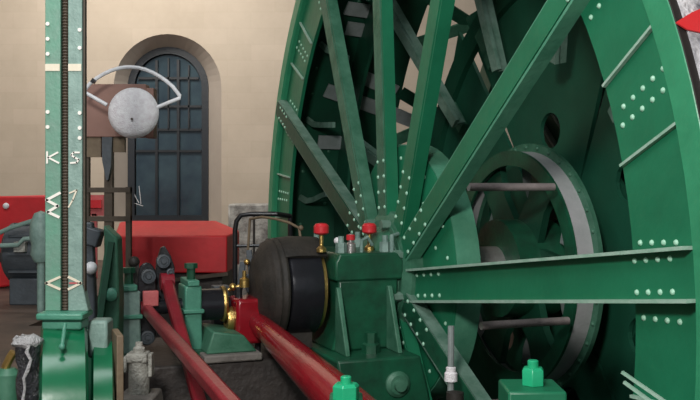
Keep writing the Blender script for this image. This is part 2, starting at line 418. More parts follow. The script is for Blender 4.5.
# middle stiffening ring inside
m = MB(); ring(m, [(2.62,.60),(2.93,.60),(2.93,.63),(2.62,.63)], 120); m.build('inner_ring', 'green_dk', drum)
# tie rods parallel with the axle
for th,r in ((38.3,.89),(-15.8,.885),(158,.89),(218,.89),(278,.89)):
    m = MB(); t=math.radians(th); m.cyl(WR(r,t,.17), WR(r,t,.75), .024, n=14); m.build('tie_rod', 'rodgrey', drum)
# clutch ring with spider arms
AC = .84
cr = MB(); ring(cr, [(.70,AC),(.80,AC),(.80,AC+.02),(.70,AC+.02)], 80); cr = cr.build('brake_ring', 'green_bed', drum)
m = MB(); ring(m, [(.77,AC+.02),(.795,AC+.02),(.795,AC+.14),(.77,AC+.14)], 80); m.build('ring_tread', 'tread', cr)
m = MB(); ring(m, [(.77,AC+.14),(.85,AC+.14),(.85,AC+.17),(.77,AC+.17)], 80)
for k in range(36): m.dome(WR(.825,math.radians(10*k),AC+.14), -Av, .016, 6, .9)
m.build('ring_flange', 'green_worn', cr)
for k in range(6):
    th = math.radians(60*k); m = MB(); d = Uv*math.cos(th)+Zv*math.sin(th); n = Uv*(-math.sin(th))+Zv*math.cos(th)
    c = H+Av*(AC+.06)
    m.prism([c+d*.15+n*.17, c+d*.5+n*.11, c+d*.72+n*.15, c+d*.72-n*.15, c+d*.5-n*.11, c+d*.15-n*.17], Av*.05)
    m.build('clutch_arm', 'green_dk', drum)
m = MB(); ring(m, [(.12,AC-.1),(.33,AC-.1),(.33,AC+.3),(.12,AC+.3)], 40); m.build('clutch_hub', 'green_bed', drum)
# grey shields and gear shapes between the clutch arms
for k in range(6):
    th = math.radians(60*k+30); d = Uv*math.cos(th)+Zv*math.sin(th); n = Uv*(-math.sin(th))+Zv*math.cos(th)
    c = H+Av*(AC+.2); m = MB()
    pr = [(.70,.17),(.70,-.17),(.58,-.15),(.42,-.06),(.36,0),(.42,.06),(.58,.15)]
    m.prism([c+d*a+n*b for a,b in pr], Av*.03); m.build('counter_plate', 'grey', drum, bevel=.008)
# far diaphragm plates with round holes
AD = 1.25
_u,_v = UNP(550,131,AD); HT = math.atan2(_v,_u); HC = math.hypot(_u,_v)
def holed_sector(mb, th, r0, r1, half0, half1, hr, hc, a, thick=.03):
    d = Uv*math.cos(th)+Zv*math.sin(th); n = Uv*(-math.sin(th))+Zv*math.cos(th); c = H+Av*a
    outer = [(r0,-half0),(r1,-half1),(r1,half1),(r0,half0)]
    K = 8; op = []
    for i in range(4):
        A0 = outer[i]; B0 = outer[(i+1)%4]
        for j in range(K): op.append((A0[0]+(B0[0]-A0[0])*j/K, A0[1]+(B0[1]-A0[1])*j/K))
    ip = []
    for x,y in op:
        t = math.atan2(y, x-hc); ip.append((hc+hr*math.cos(t), hr*math.sin(t)))
    P = lambda q,o: c+d*q[0]+n*q[1]+Av*o
    L_ = len(op)
    for i in range(L_):
        j = (i+1)%L_
        mb.hexa([P(op[i],0),P(op[j],0),P(ip[j],0),P(ip[i],0),P(op[i],thick),P(op[j],thick),P(ip[j],thick),P(ip[i],thick)])
for k in range(6):
    th = HT+math.radians(60*k); m = MB()
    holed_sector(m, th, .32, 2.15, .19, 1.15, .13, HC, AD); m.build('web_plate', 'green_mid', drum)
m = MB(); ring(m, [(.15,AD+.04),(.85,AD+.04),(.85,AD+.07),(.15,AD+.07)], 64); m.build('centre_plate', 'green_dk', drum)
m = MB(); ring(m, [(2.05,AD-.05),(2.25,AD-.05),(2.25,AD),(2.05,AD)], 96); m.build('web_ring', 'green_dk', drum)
for k in range(6):   # lugs on the web plates
    th = math.radians(60*k+12)
    m = MB(); 
    for dt in (-.2,.2):
        m.bar(WR(1.75,th+dt,AD-.03), WR(2.12,th+dt*.9,AD-.03), .10, .05, up=Av)
    build_parts(m, 'web_lug', 'green_worn', drum)
# far wheel: rim, spokes, lattice
AF = 1.95
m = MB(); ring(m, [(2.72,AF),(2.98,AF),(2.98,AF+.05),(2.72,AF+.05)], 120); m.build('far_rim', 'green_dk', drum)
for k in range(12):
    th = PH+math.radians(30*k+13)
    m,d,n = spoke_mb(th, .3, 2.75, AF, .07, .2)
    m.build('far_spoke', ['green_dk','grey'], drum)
m = MB(); ring(m, [(.6,AF+.06),(2.1,AF+.06),(2.1,AF+.09),(.6,AF+.09)], 80); m.build('dark_backing_disc', 'green_dk', drum)  # dark disc added behind the web plates so their holes look dark
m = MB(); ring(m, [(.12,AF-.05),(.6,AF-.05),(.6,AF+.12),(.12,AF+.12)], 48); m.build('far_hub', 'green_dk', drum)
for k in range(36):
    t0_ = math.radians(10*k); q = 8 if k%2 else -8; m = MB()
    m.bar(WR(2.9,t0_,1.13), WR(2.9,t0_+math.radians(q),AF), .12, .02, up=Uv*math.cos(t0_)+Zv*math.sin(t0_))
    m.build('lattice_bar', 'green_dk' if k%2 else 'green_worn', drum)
for k in range(12):
    th = PH+math.radians(30*k+6); m = MB()
    m.bar(WR(1.42,th+.05,.92), WR(2.75,th+.0,.64), .09, .03, up=Av); m.bar(WR(1.42,th+.05,.97), WR(2.75,th-.02,.68), .03, .07, up=Av)
    m.build('stay_bar', ['green_grey'], drum)

# ================================================================ BEARING PEDESTAL
BED = -.985
ped = thing('bearing_pedestal', W(0,-.32,BED-.5), 'dark green cast pedestal bearing with oil cups on its cap, beside the drum hub', 'bearing')
m = MB(); m.prism([W(.33,-.55,BED), W(.33,-.06,BED), W(.33,-.13,-.8), W(.33,-.12,-.56), W(.33,-.51,-.56), W(.33,-.50,-.8)], -Uv*.66)
m.build('body', 'green_bed', ped, bevel=.015)
m = MB(); m.prism([W(.34,-.53,-.565), W(.34,-.09,-.565), W(.34,-.09,-.45), W(.34,-.13,-.40), W(.34,-.50,-.40), W(.34,-.53,-.45)], -Uv*.68)
m.build('cap', 'green_bed', ped, bevel=.012)
m = MB()  # webs at the foot
m.prism([W(.33,-.20,BED), W(.52,-.20,BED), W(.36,-.20,-.60), W(.33,-.20,-.60)], Av*.03)
m.prism([W(.33,-.53,BED), W(.52,-.53,BED), W(.36,-.53,-.60), W(.33,-.53,-.60)], Av*.03)
m.prism([W(.1,-.10,BED), W(.1,.0,BED), W(.1,-.10,-.62)], -Uv*.03)
build_parts(m, 'foot_rib', 'green_worn', ped, bevel=.006)
m = MB(); m.lathe(W(.43,-.34,BED), Zv, [(.055,0),(.055,.05),(.04,.06),(.04,.12),(1e-4,.125)], 6); m.build('hold_down_nut', 'green_bed', ped)
m = MB()   # bed casting under it, sloping front
m.prism([W(.62,-.62,BED), W(.62,-.10,BED), W(.62,.02,FLOOR), W(.62,-.55,FLOOR)], -Uv*1.2)
m.build('bed_casting', 'green_bed', ped, bevel=.015)
m = MB(); m.lathe(W(.62,-.25,-1.14), Uv, [(.075,-.01),(.075,.015),(.055,.03),(.035,.03),(.035,.06),(1e-4,.062)], 24); m.build('boss', 'green_worn', ped)
m = MB()
for uu,aa in ((.24,-.46),(.24,-.17),(-.24,-.46),(-.24,-.17)):
    m.cyl(W(uu,aa,-.41), W(uu,aa,-.34), .035, n=6); m.cyl(W(uu,aa,-.34), W(uu,aa,-.30), .018, n=10)
build_parts(m, 'cap_nut', 'mint_dusty', ped)
for i,(uu,aa,zz,mat) in enumerate(((.28,-.60,-.39,'redbright'),(.1,-.22,-.40,'redbright'))):
    st = MB(); st.cyl(W(uu,aa,zz), W(uu,aa,zz+.12), .012, n=10); st.lathe(W(uu,aa,zz), Zv, [(.03,0),(.03,.02),(.015,.035)],10); s_ = st.build('cup_stem', 'brass', ped)
    cp = MB(); cp.lathe(W(uu,aa,zz+.10), Zv, [(1e-4,0),(.035,.005),(.046,.015),(.046,.055),(.034,.07),(1e-4,.075)], 16); tag(cp.build('oil_cup', mat, s_), 'red oil cup')
m = MB(); m.ball(W(.2,-.47,-.33), .022); m.cyl(W(.2,-.47,-.40), W(.2,-.47,-.33), .01); m.build('drip_knob', 'white', ped)
m = MB(); m.lathe(W(.22,-.39,-.40), Zv, [(.03,0),(.03,.05),(.018,.06),(.018,.11),(1e-4,.115)], 12); m.build('lubricator', 'steel', ped)
m = MB(); m.lathe(W(.22,-.39,-.325), Zv, [(1e-4,0),(.028,0),(.028,.03),(1e-4,.04)], 12); tag(m.build('lubricator_cap', 'redbright', ped), 'small red cap')
m = MB(); m.tube([W(.25,-.33,-.40), W(.25,-.33,-.33), W(.22,-.28,-.31), W(.2,-.24,-.36)], .011); m.tube([W(.3,-.15,-.40), W(.3,-.15,-.30), W(.25,-.08,-.29), W(.2,0.0,-.36)], .014); build_parts(m, 'oil_pipe', 'mint_dusty', ped)
m = MB(); m.lathe(W(0,-.08,H.z), Av, [(.155,-.02),(.34,-.02),(.34,.0),(.30,.01),(.155,.01)], 32); m.build('end_shield', 'green_worn', ped)

# engine bed plinth (stone) under the left-hand gear
m = MB(); m.ebox(-.7,.32,-2.25,-.66,FLOOR,BED-.02); 
o = m.build('stone_plinth', ['darkbed'], None, bevel=.015); tag(o, 'dark oily stone plinth under the valve gear and black eccentric', 'plinth')
m = MB(); m.ebox(-.7,.345,-1.32,-.98,BED-.02,BED+.025); o = m.build('stone_ledge', ['stonegrey'], None, bevel=.01); tag(o, 'pale grey stone slab on the plinth below the red connecting rod end', 'slab')

# ================================================================ BLACK ECCENTRIC
ec = thing('eccentric_drum', W(0,-.75,-.95), 'big glossy black round eccentric on the drum axle left of the green pedestal bearing', 'eccentric')
c0 = W(.05,0,-.62)
def on(a): return c0+Av*a
m = MB(); m.lathe(on(-.82), Av, [(.12,.0),(.24,.0),(.285,.03),(.29,.05),(.29,.222),(.12,.222)], 48); m.build('sheave', 'blackgloss', ec)
m = MB(); m.lathe(on(-.97), Av, [(1e-4,.01),(.15,.01),(.205,.025),(.235,.05),(.25,.055),(.265,.075),(.285,.08),(.292,.10),(.305,.108),(.298,.125),(.308,.14),(.302,.16),(.285,.165)], 48)
m.build('greasy_cover', 'blackrough', ec, sharp=60)
m = MB(); m.lathe(on(-.82), Av, [(.293,0),(.308,0),(.316,.08),(.314,.16),(.308,.26),(.293,.26)], 30, closed=True, th0=math.radians(-160), th1=math.radians(-42), ref=Uv); m.build('top_hood', 'blackrough', ec)
m = MB(); m.lathe(on(-.598), Av, [(.12,0),(.262,0),(.268,.008),(.268,.028),(.12,.03)], 40); m.build('brass_ring', 'brass', ec)
m = MB(); m.ebox(-.1,.16,-.85,-.62,BED,-.86); m.build('foot', 'blackrough', ec)

# ================================================================ MAIN CONNECTING ROD
rod = thing('connecting_rod', W(.6,-1.0,-.9), 'thick glossy crimson connecting rod running forward from the crank beside the black eccentric', 'connecting rod')
P0 = Vector((-.625,5.62,-.80)); dr = (Uv*1.60+Zv*(-.165)).normalized()
m = MB(); n_ = 14; pts = []; rr = []
for i in range(n_+1):
    t = i/n_; pts.append(P0+Av*.035+dr*(.1+2.9*t)); rr.append(.056+.052*min(1,t*1.8)**.8)
m.tube(pts, rr, 28); m.build('rod_shank', 'redrod', rod)
m = MB(); c = P0
m.hexa([c+Uv*a+Av*b+Zv*z for z in (-.14,.13) for a,b in ((-.12,-.095),(.12,-.095),(.12,.10),(-.12,.10))]); m.build('big_end', 'redrod', rod, bevel=.02)
m = MB(); m.lathe(c-Av*.155, Av, [(.03,.02),(.07,.02),(.075,.03),(.075,.058),(.03,.06)], 28); m.build('brass_bush', 'brass', rod)
m = MB()
for a in (-.06,.06): m.cyl(c+Uv*.02+Av*a+Zv*.13, c+Uv*.02+Av*a+Zv*.19, .022, n=6); m.cyl(c+Uv*.02+Av*a-Zv*.14, c+Uv*.02+Av*a-Zv*.22, .018, n=6)
build_parts(m, 'strap_bolt', 'black', rod)
m = MB(); m.lathe(c+Av*-.02+Zv*.19, Zv, [(.03,0),(.03,.05),(.012,.06),(.012,.1),(1e-4,.1)], 14); m.build('oiler', 'brass', rod)

# crank shaft stub & green brackets
cs = thing('valve_shaft', W(0,-1.45,-.7), 'glossy black valve gear shaft with brass collar, left of the red crank end', 'shaft')
m = MB(); m.cyl(W(0,-1.9,-.71), W(0,-1.10,-.71), .045, n=20); m.cyl(W(0,-1.285,-.71), W(0,-1.15,-.71), .095, n=28); m.build('shaft', 'blackgloss', cs)
m = MB(); m.lathe(W(0,-1.15,-.71), Av, [(.04,0),(.105,0),(.11,.012),(.105,.024),(.04,.03)], 28); m.build('collar', 'brass', cs)
m = MB(); m.cyl(W(.06,-1.3,-.76), W(.06,-1.283,-.76), .03, n=14); m.build('drain_cap', 'castwhite', cs)
def bracket(aa, label, wd, zt, mat):
    b = thing('shaft_bracket', W(0,aa,BED), label, 'bracket')
    m = MB(); h = wd/2
    m.prism([W(.12,aa-h*1.15,BED), W(.12,aa+h*1.15,BED), W(.12,aa+h,zt-.13), W(.12,aa+h,zt), W(.12,aa-h,zt), W(.12,aa-h,zt-.13)], -Uv*.24)
    m.build('post', mat, b, bevel=.01)
    m = MB(); m.ebox(-.14,.14,aa-h-.012,aa+h+.012,zt-.16,zt-.135); m.ebox(-.13,.13,aa-h*.7,aa+h*.7,zt,zt+.035); m.build('cap', 'mint', b, bevel=.006)
    m = MB(); m.cyl(W(.04,aa,zt+.03), W(.04,aa,zt+.10), .026, n=8); m.cyl(W(.04,aa,zt+.10), W(.04,aa,zt+.13), .04, n=6); m.build('cap_bolt', 'green_bed', b)
    m = MB(); m.ebox(-.18,.2,aa-h-.03,aa+h+.04,BED-.02,BED+.03); m.build('base', 'green_bed', b)
bracket(-1.34, 'mint green shaft bracket standing right of the crossed red rods', .10, -.585, 'mint')
bracket(-1.705, 'mint green shaft bracket standing left of the black link plates', .115, -.60, 'mint_dusty')
m = MB(); m.prism([W(.3,-1.30,BED+.025), W(.3,-1.0,BED+.025), W(.3,-1.08,-.86), W(.3,-1.26,-.83)], -Uv*.4); o = m.build('bed_bracket', 'green_worn', None, bevel=.01)
tag(o, 'low dull green wedge casting on the grey slab beneath the brass collar', 'casting')

# ================================================================ LINK MOTION + ECCENTRIC RODS
def strap(name, top, bot, w, th, mat, parent):
    m = MB(); top = Vector(top); bot = Vector(bot); L_ = []
    for i in range(9):
        t = -PI/2+PI*i/8; L_.append(top+Av*0+Vector(((Av*math.sin(t)).x*w/2,(Av*math.sin(t)).y*w/2, w*.75*math.cos(t))))
    for i in range(9):
        t = PI/2+PI*i/8; L_.append(bot+Vector(((Av*math.sin(t)).x*w/2,(Av*math.sin(t)).y*w/2, w*.6*math.cos(t))))
    m.prism(L_, -Uv*th); return m.build(name, mat, parent, bevel=.006)
def pin(c, r, parent):
    m = MB(); c = Vector(c); m.lathe(c, Uv, [(1e-4,.035),(r*.35,.035),(r*.42,.02),(r*.7,.02),(r*.75,.03),(r,.028),(r,-.01)], 20); return m.build('pin', 'motor', parent)
l1 = thing('link_plate', PX(147,345,5.42), 'black link plate with a faded red block between two round pins, left of the pair', 'link')
strap('plate', PX(147,276,5.42), PX(147,335,5.42), .105, .03, 'black', l1)
pin(PX(148,276,5.40), .042, l1); pin(PX(147,337,5.40), .04, l1)
m = MB(); c = PX(150,298,5.40); m.hexa([c+Uv*a+Av*b+Zv*z for z in (-.045,.045) for a,b in ((-.0,-.045),(.04,-.045),(.04,.045),(0,.045))]); tag(m.build('die_block', 'pink', l1, bevel=.006), 'faded red die block')
m = MB(); m.bar(PX(135,262,5.5), PX(139,300,5.5), .04, .04, up=Uv); m.ball(PX(134,262,5.5), .035); m.build('rear_arm', 'blackrough', l1)
l2 = thing('link_plate', PX(165,300,5.5), 'black link plate with a pointed top and blue-grey pin, right of the pair', 'link')
m = MB(); q = [PX(155,277,5.5),PX(157,262,5.5),PX(161,248,5.5),PX(165,246,5.5),PX(171,256,5.5),PX(175,268,5.5),PX(174,280,5.5),PX(176,300,5.5),PX(166,304,5.5),PX(158,296,5.5)]
m.prism(q, -Uv*.04); m.build('plate', 'black', l2, bevel=.006)
pin(PX(163,261,5.47), .04, l2); pin(PX(170,272,5.47), .022, l2)
def rodthing(label, p, q, w0, w1, mat):
    r_ = thing('eccentric_rod', q, label, 'rod'); p = Vector(p); q = Vector(q); d = (q-p).normalized(); x = Av; y = x.cross(d).normalized()
    m = MB(); m.hexa([p-x*w0-y*w0, p+x*w0-y*w0, p+x*w0+y*w0, p-x*w0+y*w0, q-x*w1-y*w1, q+x*w1-y*w1, q+x*w1+y*w1, q-x*w1+y*w1]); m.build('shank', mat, r_, bevel=.016)
    m = MB(); m.cyl(p-Av*(w0*1.15), p+Av*(w0*1.15), w0*1.5, n=20); m.build('rod_eye', mat, r_)
    return r_
X_ = (-1.17, 5.40, -.69)
pa = Vector((-1.195,5.40,-.715)); da = (Uv*2.21+Zv*-.075)
rodthing('dull red square rod crossing in front, from the left link plate down toward the viewer', pa, pa+da*1.35, .030, .034, 'redold')
pb = Vector((-1.085,5.46,-.56)); db = (Uv*1.0+Zv*-.50)
rodthing('dull red rod behind, dropping steeply from the right link plate', pb, pb+db*1.75, .034, .03, 'redold')

# ================================================================ VALVE CASTING
vc = thing('oil_pump', PX(140,425,4.6), 'dirty white metal oil pump with flanged body on a grey base, before the link plates', 'pump')
D = 4.6
m = MB(); c = PX(139,400,D); m.lathe((c.x,c.y,PX(0,393,D).z), Zv, [(.052,0),(.052,.16),(.06,.17),(.06,.185),(1e-4,.19)], 16); m.build('barrel', 'castwhite', vc)
m = MB(); z0 = PX(0,362,D).z; m.box((c.x-.055,c.y-.05,z0),(c.x+.05,c.y+.05,z0+.05)); m.build('head', 'castwhite', vc, bevel=.01)
m = MB(); m.box((c.x+.05,c.y-.03,z0-.07),(c.x+.07,c.y+.03,z0+.045)); m.box((c.x-.075,c.y-.03,z0-.05),(c.x-.055,c.y+.03,z0+.03)); build_parts(m, 'side_lug', 'castwhite', vc, bevel=.005)
m = MB(); m.lathe((c.x,c.y,z0+.05), Zv, [(.03,0),(.03,.02),(.018,.03),(.018,.05),(1e-4,.052)], 12); m.build('top_nut', 'castwhite', vc)
m = MB(); zb = PX(0,393,D).z; m.prism([(c.x-.09,c.y-.12,zb),(c.x+.09,c.y-.12,zb),(c.x+.17,c.y-.12,FLOOR),(c.x-.13,c.y-.12,FLOOR)], (0,.24,0)); m.build('base', 'stonegrey', vc, bevel=.01)

# ================================================================ DEPTH INDICATOR
DD = 3.8; q_ = DD/F
di = thing('depth_indicator', PX(64,187,DD)+Vector((0,0,FLOOR)), 'tall pale green twin-column depth indicator with a dark vertical screw and white painted marks', 'depth indicator')
zb = PX(0,311,DD).z; zt = 1.6
def pxx(x, d=DD): return (x-350)*d/F
def leg(x0,x1,flare,mat):
    m = MB(); y0=DD; y1=DD+.05
    xs0, xs1 = pxx(x0), pxx(x1); zf = PX(0,283,DD).z
    m.prism([(xs0,y0,zt),(xs0,y0,zb),(xs1+flare*1.0,y0,zb),(xs1,y0,zf),(xs1,y0,zt)], (0,y1-y0,0))
    return m.build('column', mat, di, bevel=.003)
leg(45,60.5,0,'mint_col'); leg(68,82,.026,'mint_dusty')
m = MB(); m.box((pxx(58),DD+.05,zb),(pxx(70),DD+.06,zt)); m.box((pxx(82.3),DD+.015,zb),(pxx(84),DD+.04,zt)); m.build('back_strip', 'wood', di)
pr = []; z=0; Hh = zt-zb; 
nT = 170
for i in range(nT):
    h0 = Hh*i/nT; h1 = Hh*(i+.5)/nT; pr += [(.0105,h0),(.0155,h1-.001)]
m = MB(); m.lathe((pxx(64.2),DD+.02,zb), Zv, pr, 12); m.build('lead_screw', 'wood', di, sharp=20)
m = MB(); m.box((pxx(62.5),DD-.001,zb),(pxx(63.2),DD+.004,zt)) if False else None
# painted marks
fy = DD-.0035
def stroke(mb, pts, w=.010):
    for (x0,y0),(x1,y1) in zip(pts,pts[1:]):
        a = Vector((pxx(x0),fy,(187-y0)*q_)); b = Vector((pxx(x1),fy,(187-y1)*q_)); e = (b-a).normalized()*w*.35; mb.bar(a-e,b+e,w,.004, up=Vector((0,1,0)))
m = MB()
for x0,x1 in ((45.5,60),(68.5,81.5)): m.box((pxx(x0),fy-.001,(187-71)*q_),(pxx(x1),fy+.003,(187-64)*q_))
build_parts(m, 'painted_bar', 'cream', di)
for x,ys in ((48,(24,39,54,112,127)),(80,(30,48,113,128,138))):
    for yy in ys:
        m = MB(); c = Vector((pxx(x),fy+.003,(187-yy)*q_)); m.cyl(c, c-Vector((0,.006,0)), .008, n=12); m.build('white_stud', 'whitemark', di)
m = MB(); stroke(m, [(47.5,152),(47.5,163)],.007); stroke(m, [(58,152.5),(48.5,157.5),(59,163)],.007)
m.build('letter_k', 'whitemark', di)
m = MB(); stroke(m, [(79.5,152.5),(74,152.5),(71.5,155),(75,157.5),(79,159.5),(77,162.5),(71,163)],.007); m.build('letter_s', 'whitemark', di)
m = MB(); stroke(m, [(60,193),(47,200),(58,206),(48,212),(59,217)],.011); m.build('zigzag_mark', 'whitemark', di)
m = MB(); stroke(m, [(70,193),(77,190),(73,200),(69,207)],.006); m.build('tick_mark', 'cream', di)
m = MB(); stroke(m, [(60,277),(46.5,283),(60,289)],.010); m.build('diamond_mark', 'cream', di)
m = MB(); stroke(m, [(69,277),(81,283),(69,289)],.010); m.build('diamond_mark', 'cream', di)
m = MB(); stroke(m, [(70,283),(78,283)],.007); m.build('diamond_centre', 'pink', di)
# foot plate
m = MB()
za, zc = PX(0,311,DD).z, PX(0,328,DD).z
m.box((pxx(42),DD-.08,za-.028),(pxx(88),DD+.08,za)); m.box((pxx(46),DD-.055,zc),(pxx(85),DD+.06,za-.028))
m.build('foot_plate', 'mint', di, bevel=.008)
# round gear casings
zc1 = PX(0,327,DD-.1).z
R1 = .40; ax1 = Vector((.955,.297,0)); c1 = PX(64,368,3.5)+Vector((-.297,.955,0))*R1; c1.z = PX(0,327,3.8).z-R1+.02
m = MB(); m.lathe(c1-ax1*.092, ax1, [(1e-4,0),(R1-.03,0),(R1,.012),(R1,.172),(R1-.03,.184),(1e-4,.184)], 64); gc = m.build('gear_casing', 'gloss_green', di)
m = MB(); m.box((c1.x-.08,c1.y-.3,FLOOR),(c1.x+.08,c1.y+.3,c1.z-R1+.1)); m.build('casing_foot', 'green_dk', di)
m = MB(); m.cyl((pxx(62,3.62),3.66,zc1+.02),(pxx(62,3.62),3.62,zc1-.07),.008,n=10); m.ball((pxx(62,3.6),3.6,zc1-.062),.013); m.build('drip_spout', 'mint', di)
R2 = .36; D2 = 3.95; zc2 = PX(0,345,D2-.1).z
sc_ = thing('gear_housing', Vector((pxx(103,D2),D2,FLOOR)), 'narrow green rounded wheel casing standing right of the depth indicator base', 'wheel casing')
ax2 = Vector((.966,.259,0)); c2 = PX(102.5,368,3.65)+Vector((-.259,.966,0))*R2; c2.z = zc2-R2+.01
m = MB(); m.lathe(c2-ax2*.043, ax2, [(1e-4,0),(R2-.02,0),(R2,.008),(R2,.082),(R2-.02,.09),(1e-4,.09)], 64); m.build('casing', 'gloss_green', sc_)
m = MB(); z1 = PX(0,318,D2).z; m.box((pxx(92.5,D2),D2-.08,zc2-.06),(pxx(112,D2),D2+.03,z1)); m.build('top_block', 'mint_dusty', sc_, bevel=.012)
m = MB(); m.box((c2.x-.035,c2.y-.25,FLOOR),(c2.x+.035,c2.y+.25,c2.z-R2+.1)); m.build('casing_foot', 'green_dk', sc_)
gb = PX(117.5,332,D2-.1); m = MB(); m.hexa([gb+Uv*a+Av*b+Vector((0,0,z)) for z in (FLOOR-gb.z,0) for a,b in ((-.1,-.014),(.1,-.014),(.1,.014),(-.1,.014))]); o = m.build('guard_strip', 'woodlt', None, bevel=.004); tag(o, 'narrow brown upright board beside the narrow green wheel casing', 'board')
# standard behind: curved green lever standard
ls = thing('lever_standard', PX(108,430,4.9), 'green cast upright standard rising behind the narrow wheel casing, left of the red box', 'standard')
D3 = 4.9
m = MB(); m.prism([PX(103,225,D3),PX(117,238,D3),PX(119,300,D3),PX(117,430,D3)-Vector((0,0,.0)),PX(98,430,D3),PX(97,300,D3),PX(104,250,D3)], (0,.12,0)); m.build('upright', 'green_worn', ls, bevel=.012)
m = MB(); m.lathe(PX(112,294,D3-.005), Vector((0,-1,0)), [(.035,0),(.035,.03),(.02,.04),(1e-4,.042)], 20); m.build('boss', 'mint', ls)
m = MB(); m.bar(PX(112,242,D3),PX(99,330,D3-.05),.03,.04,up=Vector((0,1,0))); m.build('brace', 'green_bed', ls)
mb_ = thing('control_lever', PX(92,330,5.1), 'dark grey control lever with pale round knob behind the depth indicator', 'lever')
m = MB(); m.bar(PX(88,222,5.1),PX(92,330,5.1),.06,.06,up=Vector((0,1,0))); m.bar(PX(95,228,5.1),PX(90,245,5.1),.1,.1,up=Vector((0,1,0))); m.build('arm', 'motor', mb_, bevel=.01)
m = MB(); m.ball(PX(91,268,5.02), .035, 16); m.build('knob', 'whitewire', mb_)
m = MB(); m.box(tuple(PX(86,330,5.16)),tuple(PX(97,330,5.0)+Vector((0,0,.0)))) if False else m.box((pxx(84,5.1),5.0,FLOOR),(pxx(97,5.1),5.2,PX(0,326,5.1).z)); m.build('lever_base', 'green_bed', mb_, bevel=.01)

# wrapped black post
wp = thing('wrapped_post', PX(28,187,3.6)+Vector((0,0,FLOOR)), 'short post wrapped in shiny black plastic with crumpled white sheet on top', 'post')
m = MB(); cz = PX(28,340,3.6); hh = cz.z-FLOOR
prof = [(1e-4,0)]+[(.042+.006*math.sin(i*1.7)+.004*math.cos(i*3.1), hh*i/24) for i in range(25)]+[(1e-4,hh)]
m.lathe((cz.x,cz.y,FLOOR), Zv, prof, 18)
rn = random.Random(3)
m.v = [v+Vector((rn.uniform(-.005,.005), rn.uniform(-.005,.005), 0)) for v in m.v]
m.build('wrapping', 'foil', wp, sharp=50)
m = MB(); m.lathe((cz.x-.004,cz.y,cz.z-.012), Zv, [(.045,-.012),(.058,.004),(.054,.016),(.035,.03),(.018,.028),(1e-4,.022)], 16)
m.v = [v+Vector((rn.uniform(-.007,.007), rn.uniform(-.007,.007), rn.uniform(-.004,.004))) for v in m.v]
m.build('crumpled_top', 'tape', wp, sharp=60)
m = MB(); y_ = cz.y-.052
pp = [(30,343),(27,352),(31,360),(28,370),(24,378),(25,388),(23,400),(24,415)]
m.tube([Vector(((a-350)*3.55/F, y_, (187-b)*3.55/F)) for a,b in pp], [.006,.008,.006,.008,.006,.005,.006,.005], 6); m.build('white_tape', 'tape', wp)
# small green fitting far left
fg = thing('floor_fitting', PX(6,430,3.9), 'small green pipe fitting with pale brass elbow at the far left, beside the wrapped post', 'pipe fitting')
D4=3.9
m = MB(); b0 = PX(8,392,D4); m.lathe((b0.x,b0.y,FLOOR), Zv, [(.08,0),(.08,.04),(.05,.06),(.05,PX(0,374,D4).z-FLOOR),(.03,PX(0,368,D4).z-FLOOR),(1e-4,PX(0,368,D4).z-FLOOR)], 20); m.build('body', 'green_worn', fg)
m = MB(); m.tube([PX(5,376,D4),PX(6,366,D4),PX(10,358,D4),PX(14,352,D4)], .018, 10); m.build('elbow', 'brass', fg)

# ================================================================ BACKGROUND LEFT
# red machine, grey motor, pipes
D5 = 8.6
rm = thing('red_guard', PX(15,310,D5), 'red sheet metal guard with a slanting top at the left edge by the wall', 'guard')
m = MB(); m.prism([PX(-30,197,D5),PX(50,195,D5),PX(50,262,D5),PX(12,262,D5),PX(12,286,D5),PX(-30,292,D5)], (0,.7,0)); m.build('panel', 'red', rm, bevel=.02)
m = MB(); m.box((pxx(-30,D5),D5-.01,PX(0,262,D5).z),(pxx(22,D5),D5+.02,PX(0,256,D5).z+.03)); m.build('dark_gap', 'black', rm)
m = MB(); m.box((pxx(-28,D5),D5+.05,-.95),(pxx(48,D5),D5+.65,PX(0,262,D5).z)); m.build('plinth', 'wood', rm)
m = MB(); m.ball(PX(6,206,D5-.02), .03); m.build('fixing', 'whitewire', rm)
mt = thing('electric_motor', PX(32,299,7.6), 'slate grey motor standing before the red guard, behind the depth indicator', 'motor')
D6=7.6
m = MB(); c = PX(30,252,D6); m.lathe(c-Vector((.17,0,0)), Vector((1,0,0)), [(1e-4,0),(.2,0),(.24,.03),(.24,.36),(.2,.4),(1e-4,.4)], 28)
m.build('frame', 'motor', mt)
m = MB()
for i in range(10):
    t = 2*PI*i/10; m.bar(c+Vector((-.1,math.cos(t)*.245,math.sin(t)*.245)), c+Vector((.18,math.cos(t)*.245,math.sin(t)*.245)), .03,.02)
m.build('cooling_ribs', 'motor', mt)
m = MB(); m.box((c.x-.1,c.y-.2,-.95),(c.x+.2,c.y+.2,c.z-.2)); m.build('foot', 'motor', mt, bevel=.01)
m = MB(); m.box((c.x-.03,c.y-.29,c.z+.02),(c.x+.06,c.y-.2,c.z+.1)); m.build('terminal_plate', 'castwhite', mt)
for i,(pts,lab) in enumerate((([( -12,238),(10,228),(35,220),(46,214)], 'pale green pipe slanting up in front of the red guard, upper of two'),
                              ([( -12,246),(18,245),(24,239),(34,238)], 'pale pipe with a bend in front of the red guard, lower of two'))):
    m = MB(); m.tube([PX(a,b,7.2) for a,b in pts], .018, 10); o = m.build('pipe', 'mint_dusty'); tag(o, lab, 'pipe')
m = MB(); P7=PX(41,240,7.0); m.lathe(PX(41,258,7.0), Zv, [(1e-4,-.05),(.05,-.03),(.08,.03),(.07,.1),(.085,.16),(.08,.26),(.05,.34),(1e-4,.36)], 20)
m.lathe((P7.x,P7.y,-.95), Zv, [(.03,0),(.03,.45),(1e-4,.45)], 12); o=m.build('stop_valve', 'mint_dusty'); tag(o, 'pale green rounded stop valve half hidden behind the left column of the depth indicator', 'valve')
